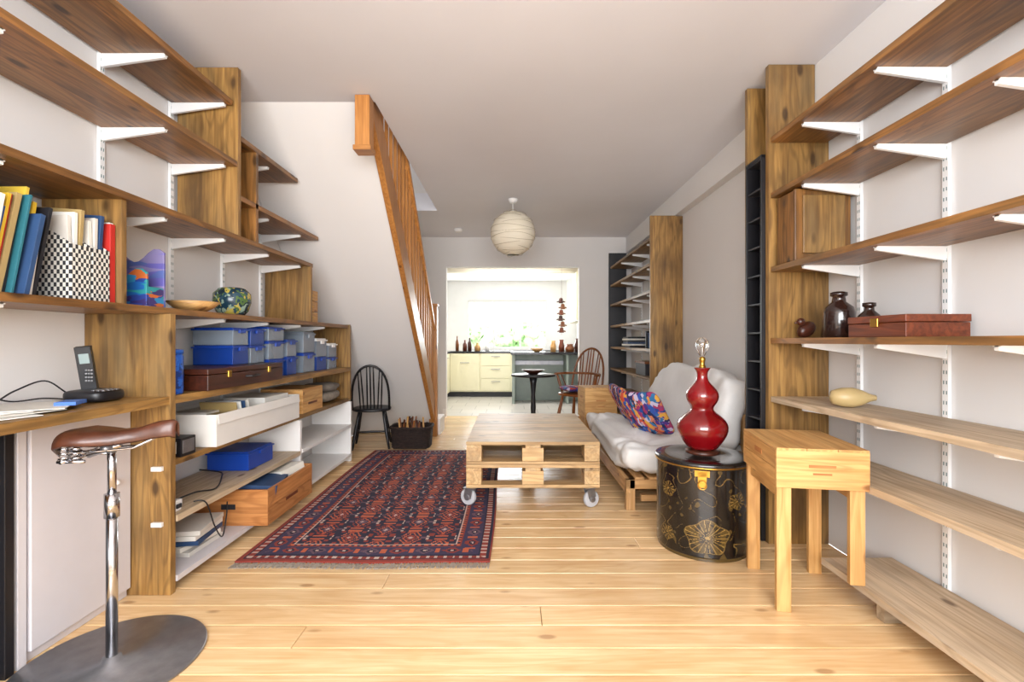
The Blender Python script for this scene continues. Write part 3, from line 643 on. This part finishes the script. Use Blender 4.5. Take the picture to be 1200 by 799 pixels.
# basket
b=B('wicker_basket'); WK=mat('dark_wicker','#2b1d18',.8,var=.4,scale=40,bump=.5)
cx,cy=-1.04,4.98
def ring(z,k): 
    return [(cx+(.19+k)*math.copysign(abs(math.cos(t))**.5,math.cos(t)),cy+(.14+k)*math.copysign(abs(math.sin(t))**.5,math.sin(t)),z+.003*math.sin(t*24+z*400)) for t in [i*2*math.pi/48+.02 for i in range(48)]]
for i in range(14): b.tube(ring(.015+i*.014,.012*i/14),.0085,WK,6,True)
b.tube(ring(.215,.018),.014,WK,6,True); b.bx(cx-.17,cx+.17,cy-.12,cy+.12,.003,.02,WK)
b.done(0)
b=B('kindling_sticks')
for i in range(22): 
    x=cx+R.uniform(-.12,.12); y=cy+R.uniform(-.08,.06); b.rod((x,y,.03),(x+R.uniform(-.05,.05),y+R.uniform(-.05,.02),R.uniform(.24,.32)),.012,R.choice([MAH,WIN,CRW]),.009,seg=6)
b.done(0)
# round table with bowl
b=B('pedestal_table'); c=(.24,5.4,0)
b.lathe([(.001,.70),(.22,.70),(.25,.705),(.25,.72),(.245,.725),(.001,.725)],c,BLACK,40)
b.lathe([(.03,.05),(.035,.12),(.022,.2),(.03,.35),(.022,.5),(.035,.62),(.05,.70)],c,BLACK,20)
for k in range(4):
    a=k*math.pi/2+.5; b.tube([(c[0]+.02*math.cos(a),c[1]+.02*math.sin(a),.14),(c[0]+.12*math.cos(a),c[1]+.12*math.sin(a),.1),(c[0]+.23*math.cos(a),c[1]+.23*math.sin(a),.02)],[.025,.02,.018],BLACK)
b.done(0)
b=B('serving_bowl'); b.lathe([(.001,0),(.05,0),(.1,.03),(.13,.05),(.125,.05),(.09,.03),(.04,.012),(.001,.01)],(.24,5.4,.726),MAH,32); b.done(0)
# ---------------------------------------------------------------- saddle stool
b=B('saddle_bar_stool'); px,py_=-1.365,1.63
b.lathe([(.001,.001),(.27,.001),(.275,.004),(.275,.009),(.27,.012),(.03,.014),(.026,.03),(.001,.03)],(px,py_,0),STEEL,72)
b.rod((px,py_,.014),(px,py_,.56),.017,CHROME,seg=24); b.rod((px,py_,.5),(px,py_,.58),.022,CHROME,seg=24); b.rod((px,py_,.56),(px,py_,.755),.013,CHROME,seg=20)
SAD=mat('saddle_leather','#4f2a1a',.4,var=.35,scale=14,coat=.2)
b.M=Matrix.Translation((px+.03,py_,.738))@Matrix.Rotation(.12,4,'Z')
secs=[(-.165,.03,-.005),(-.15,.085,.03),(-.11,.1,.045),(-.05,.085,.04),(0,.055,.036),(.06,.034,.042),(.12,.026,.052),(.165,.022,.057),(.18,.014,.05)]
v=[];f=[];ns=14
for off_,sc_ in ((.035,1),(.029,.95)):
    for (x,w,z) in secs:
        for k in range(ns):
            t=-1+2*k/(ns-1); v.append((x,w*sc_*math.sin(t*math.pi/2),z+off_-.05*abs(t)**2.4-.012*(1-abs(t))*(1 if -.12<x<.1 else 0)))
nn=len(v)//2; m_=len(secs)
for i in range(m_-1):
    for k in range(ns-1):
        a=i*ns+k; f.append((a,a+1,a+ns+1,a+ns)); f.append((nn+a,nn+a+ns,nn+a+ns+1,nn+a+1))
    for k in (0,ns-1):
        a=i*ns+k; f.append((a,a+ns,nn+a+ns,nn+a))
for i in (0,m_-1):
    for k in range(ns-1):
        a=i*ns+k; f.append((a,a+1,nn+a+1,nn+a))
b.add(v,f,SAD,True)
for s in (-1,1):
    b.tube([(-.13,s*.05,.0),(-.05,s*.035,-.005),(.05,s*.02,.0),(.15,0.002*s,.05)],.004,CHROME,8)
    for xx in (-.13,-.095):
        b.tube([(xx+.014*math.cos(t),s*.06+.014*math.sin(t),-.03+.075*t/(2*math.pi*5)) for t in [k*2*math.pi/10 for k in range(50)]],.0035,CHROME,6)
    b.rod((-.15,s*.06,-.032),(-.07,s*.06,-.032),.006,CHROME)
b.rod((-.13,-.075,.045),(-.13,.075,.045),.006,CHROME); b.rod((-.13,-.075,-.03),(-.13,.075,-.03),.007,CHROME)
b.rod((-.1,0,-.025),(.0,0,.01),.01,CHROME); b.rod((-.03,-.035,.002),(-.03,.035,.002),.012,STEEL); b.rod((-.03,0,-.015),(-.03,0,.035),.016,STEEL)
b.done(0)
# ---------------------------------------------------------------- lantern
b=B('paper_lantern'); PAP=mat('rice_paper','#e9e0cc',.9,var=.03)
WIR=mat('wire','#a89a78',.6)
lc=(.01,5.05,2.235); pr=[]
n=84
for i in range(n+1):
    a=-math.pi/2+.25+(math.pi-.5)*i/n; rr=.235*(1+(.008 if i%4==0 else -.004)); pr.append((rr*math.cos(a),rr*.98*math.sin(a)))
v=[];f=[];seg=48
for r,z in pr:
    for k in range(seg): 
        t=2*math.pi*k/seg; v.append((r*math.cos(t),r*math.sin(t),z))
for i in range(n):
    for k in range(seg): f.append((i*seg+k,i*seg+(k+1)%seg,(i+1)*seg+(k+1)%seg,(i+1)*seg+k))
b.add(v,f,PAP,True,Matrix.Translation(lc))
for i in range(0,n+1,6):
    r,z=pr[i]; b.tube([(lc[0]+(r+.001)*math.cos(t),lc[1]+(r+.001)*math.sin(t),lc[2]+z+.014*math.sin(t*2+i*1.7)) for t in [k*2*math.pi/40 for k in range(40)]],.0018,WIR,5,True)
b.rod((lc[0],lc[1],lc[2]+.1),(lc[0],lc[1],2.56),.004,WHITE); b.lathe([(.001,2.555),(.03,2.555),(.045,2.575),(.05,2.599),(.001,2.599)],(lc[0],lc[1],0),WHITE,28)
b.lathe([(.025,.08),(.025,.16),(.015,.17),(.001,.17)],lc,WHITE,20)
b.tube([(lc[0]-.06,lc[1],lc[2]+.222),(lc[0],lc[1],lc[2]+.24),(lc[0]+.06,lc[1],lc[2]+.222)],.003,STEEL,6)
b.done(0)
b=B('smoke_detector'); b.lathe([(.001,2.56),(.04,2.56),(.055,2.575),(.058,2.599),(.001,2.599)],(-.72,6.4,0),WHITE,28); b.done(0)
# ---------------------------------------------------------------- kitchen
KY=10.8; KL,KR=-1.85,1.45
TILE=brick('stone_tile','#bcb7b1','#c6c1ba','#938f89',1,.4,.4,.006,.35)
CREAM=mat('cream_unit','#e6dfbe',.4,var=.02); GRAN=mat('black_granite','#15161a',.12,var=.4,scale=60)
b=B('floor_kitchen'); b.bx(KL,KR,YF+.12,KY,-.05,0,TILE); b.done(0)
b=B('wall_kitchen_left'); b.bx(KL-.1,KL,YF+.12,KY,0,2.5,WHITE); b.done(0)
b=B('wall_kitchen_right'); b.bx(KR,KR+.1,YF+.12,KY,0,2.5,WHITE); b.done(0)
b=B('wall_kitchen_far'); wx0,wx1,wz0,wz1=-1.0,.78,.93,2.02
b.bx(KL,wx0,KY,KY+.12,0,2.5,WHITE); b.bx(wx1,KR,KY,KY+.12,0,2.5,WHITE); b.bx(wx0,wx1,KY,KY+.12,0,wz0,WHITE); b.bx(wx0,wx1,KY,KY+.12,wz1,2.5,WHITE); b.done(0)
window('window_1',wx0,wx1,KY+.05,wz0,wz1,3,1)
b=B('ceiling_kitchen'); b.bx(KL,KR,YF+.12,KY,2.45,2.55,WHITE); b.done(0)
b=B('trim_2'); b.bx(KL,KR,8.6,8.75,2.34,2.45,mat('beam_cream','#d8cfbc',.6)); b.done(.002)
def unit(b,x0,x1,y,z1,nd):
    h=(z1-.12)/nd
    for i in range(nd):
        b.bx(x0+.004,x1-.004,y-.02,y,.12+i*h+.004,.12+(i+1)*h-.004,CREAM); zc=.12+(i+.75)*h; b.bx((x0+x1)/2-.09,(x0+x1)/2+.09,y-.045,y-.035,zc-.006,zc+.006,STEEL)
        for s in (-.08,.08): b.bx((x0+x1)/2+s-.004,(x0+x1)/2+s+.004,y-.04,y-.02,zc-.004,zc+.004,STEEL)
b=B('kitchen_units')
b.bx(KL+.003,.0,9.4,9.95,.1,.86,CREAM); b.bx(KL+.003,.0,9.44,9.95,.001,.1,DARK); unit(b,-1.22,-.64,9.4,.86,1); unit(b,-.62,-.02,9.4,.86,3)
b.bx(KL+.003,-1.22,7.4,9.38,.1,.86,CREAM); b.bx(KL+.003,-1.26,7.4,9.38,.001,.1,DARK)
b.bx(KL+.003,-1.2,7.38,9.36,.861,.9,GRAN); b.bx(KL+.003,.02,9.37,9.98,.861,.9,GRAN)
for yy in (7.4,8.0,8.6): b.bx(-1.22,-1.2,yy+.01,yy+.58,.12,.85,CREAM); b.bx(-1.2,-1.185,yy+.2,yy+.4,.78,.79,STEEL)
b.bx(-1.0,KR-.003,10.2,KY-.003,.1,.86,CREAM); b.bx(-1.0,KR-.003,10.18,KY-.003,.861,.9,GRAN)
b.done(.003)
b=B('breakfast_bar'); GB=mat('grey_panel','#8f9a92',.5)
b.bx(-.02,KR-.003,8.3,8.95,.861,.905,GRAN); b.bx(0.0,.05,8.35,8.9,.001,.86,GB); b.bx(.05,KR-.003,8.86,8.9,.001,.86,GB); b.bx(.95,.99,8.35,8.86,.001,.86,GB); b.bx(.05,.95,8.8,8.855,.66,.74,STEEL); b.done(.003)
b=B('wall_cabinet'); b.bx(1.12,KR-.003,8.2,9.6,1.45,2.3,CREAM)
for yy in (8.2,8.9): b.bx(1.10,1.12,yy+.01,yy+.69,1.46,2.29,CREAM); b.bx(1.085,1.1,yy+.1,yy+.11,1.5,1.65,STEEL)
b.done(.003)
b=B('hanging_doll_garland')
for i in range(6):
    z=1.3+i*.1; x=.84+.02*math.sin(i*2); y=8.1; mm=(RED_W,WIN,MAH)[i%3]
    b.soft((x,y,z),(.07,.06,.07),mm,1,1,nu=16,nvv=8); b.rod((x,y,z-.06),(x,y,z),.045,mm,.015)
    for s in (-1,1): b.rod((x,y,z-.02),(x+s*.07,y,z-.04),.014,mm,.01)
b.rod((.84,8.1,1.2),(.84,8.1,2.449),.002,MAH); b.done(0)
b=B('kitchen_bottles')
for (x,y,h,r,m) in [(-1.4,8.6,.28,.035,MAH),(-1.33,8.9,.2,.05,CRW),(-1.1,9.6,.3,.035,WIN),(-.95,9.65,.22,.045,RED_W),(-.85,9.6,.26,.04,MAH),(-.7,9.7,.16,.06,CRW),(-.5,9.65,.2,.04,WHITE)]:
    b.lathe([(.001,0),(r,0),(r,h*.6),(r*.4,h*.78),(r*.4,h),(.001,h)],(x,y,.9005),m,16)
b.done(0)
b=B('counter_jars')
for (x,h,r,m) in [(.75,.2,.05,CRW),(.9,.22,.05,RED_W),(1.05,.14,.08,WIN),(1.2,.24,.06,MAH)]:
    b.lathe([(.001,0),(r,0),(r*1.1,h*.5),(r*.7,h*.8),(r*.8,h),(.001,h)],(x,8.7,.9055),m,16)
b.done(0)
b=B('fruit_bowl'); b.lathe([(.001,0),(.05,0),(.12,.06),(.115,.06),(.045,.012),(.001,.012)],(.45,8.6,.9055),CRW,24); b.done(0)
# garden
GRN=mat('foliage','#bcd2aa',.9,var=.4,scale=9)
b=B('garden_lawn'); b.bx(-8,8,10.95,26,-.1,-.01,GRN); b.done(0)
for (x,y,z,s) in [(-1.3,16,1.0,.8),(1.0,17,1.0,.9),(2.6,16.5,1.3,.9),(-.1,18,.8,.8)]:
    b=B('garden_bush')
    b.rod((x,y,0),(x,y,z),.08,WIN)
    for i in range(26):
        a=R.uniform(0,6.28); r=R.uniform(.1,.8)*s; b.soft((x+r*math.cos(a),y+r*math.sin(a)*.6,z+R.uniform(-.1,.8)*s),(.5*s,.5*s,.45*s),GRN,1,1,nz=.5,nu=24,nvv=14,seed=i)
    b.done(0)
# ---------------------------------------------------------------- lights / world / camera
w=bpy.data.worlds.new('sky'); bpy.context.scene.world=w; w.use_nodes=True
bg=w.node_tree.nodes['Background']; bg.inputs['Color'].default_value=(.9,.95,1,1); bg.inputs['Strength'].default_value=3.8
def area(name,loc,rot,sx,sy,p,col=(1,1,1)):
    l=bpy.data.lights.new(name,'AREA'); l.shape='RECTANGLE'; l.size=sx; l.size_y=sy; l.energy=p; l.color=col
    o=bpy.data.objects.new(name,l); o.location=loc; o.rotation_euler=rot; bpy.context.scene.collection.objects.link(o); return o
area('window_daylight',(-.05,YN+.03,1.55),(math.pi/2,0,0),2.6,1.6,198,(.96,.985,1))
area('kitchen_daylight',(-.1,KY-.03,1.5),(-math.pi/2,0,0),1.7,.95,75,(.95,.98,1))
area('kitchen_fill',(0,8.0,2.44),(0,0,0),1.6,.8,52,(1,.99,.96))  # added area lamp below the solid ceiling, brightens the kitchen; no fixture there
area('stairwell_fill',(-1.35,4.4,4.58),(0,0,0),.8,1.6,14,(.97,.98,1))  # unseen lamp added inside the closed stairwell top to brighten the stairs
sl=bpy.data.lights.new('sun','SUN'); sl.energy=4; sl.angle=.02; so=bpy.data.objects.new('sun',sl); so.rotation_euler=(math.radians(28),0,math.radians(8)); so.location=(0,0,8); bpy.context.scene.collection.objects.link(so)
cam=bpy.data.cameras.new('camera'); cam.lens=16.8; cam.sensor_width=36; cam.sensor_fit='HORIZONTAL'; cam.clip_start=.02
co=bpy.data.objects.new('camera',cam); co.location=(0,0,1.1); co.rotation_euler=(math.pi/2,0,0); bpy.context.scene.collection.objects.link(co)
bpy.context.scene.camera=co
bpy.context.scene.view_settings.view_transform='Standard'
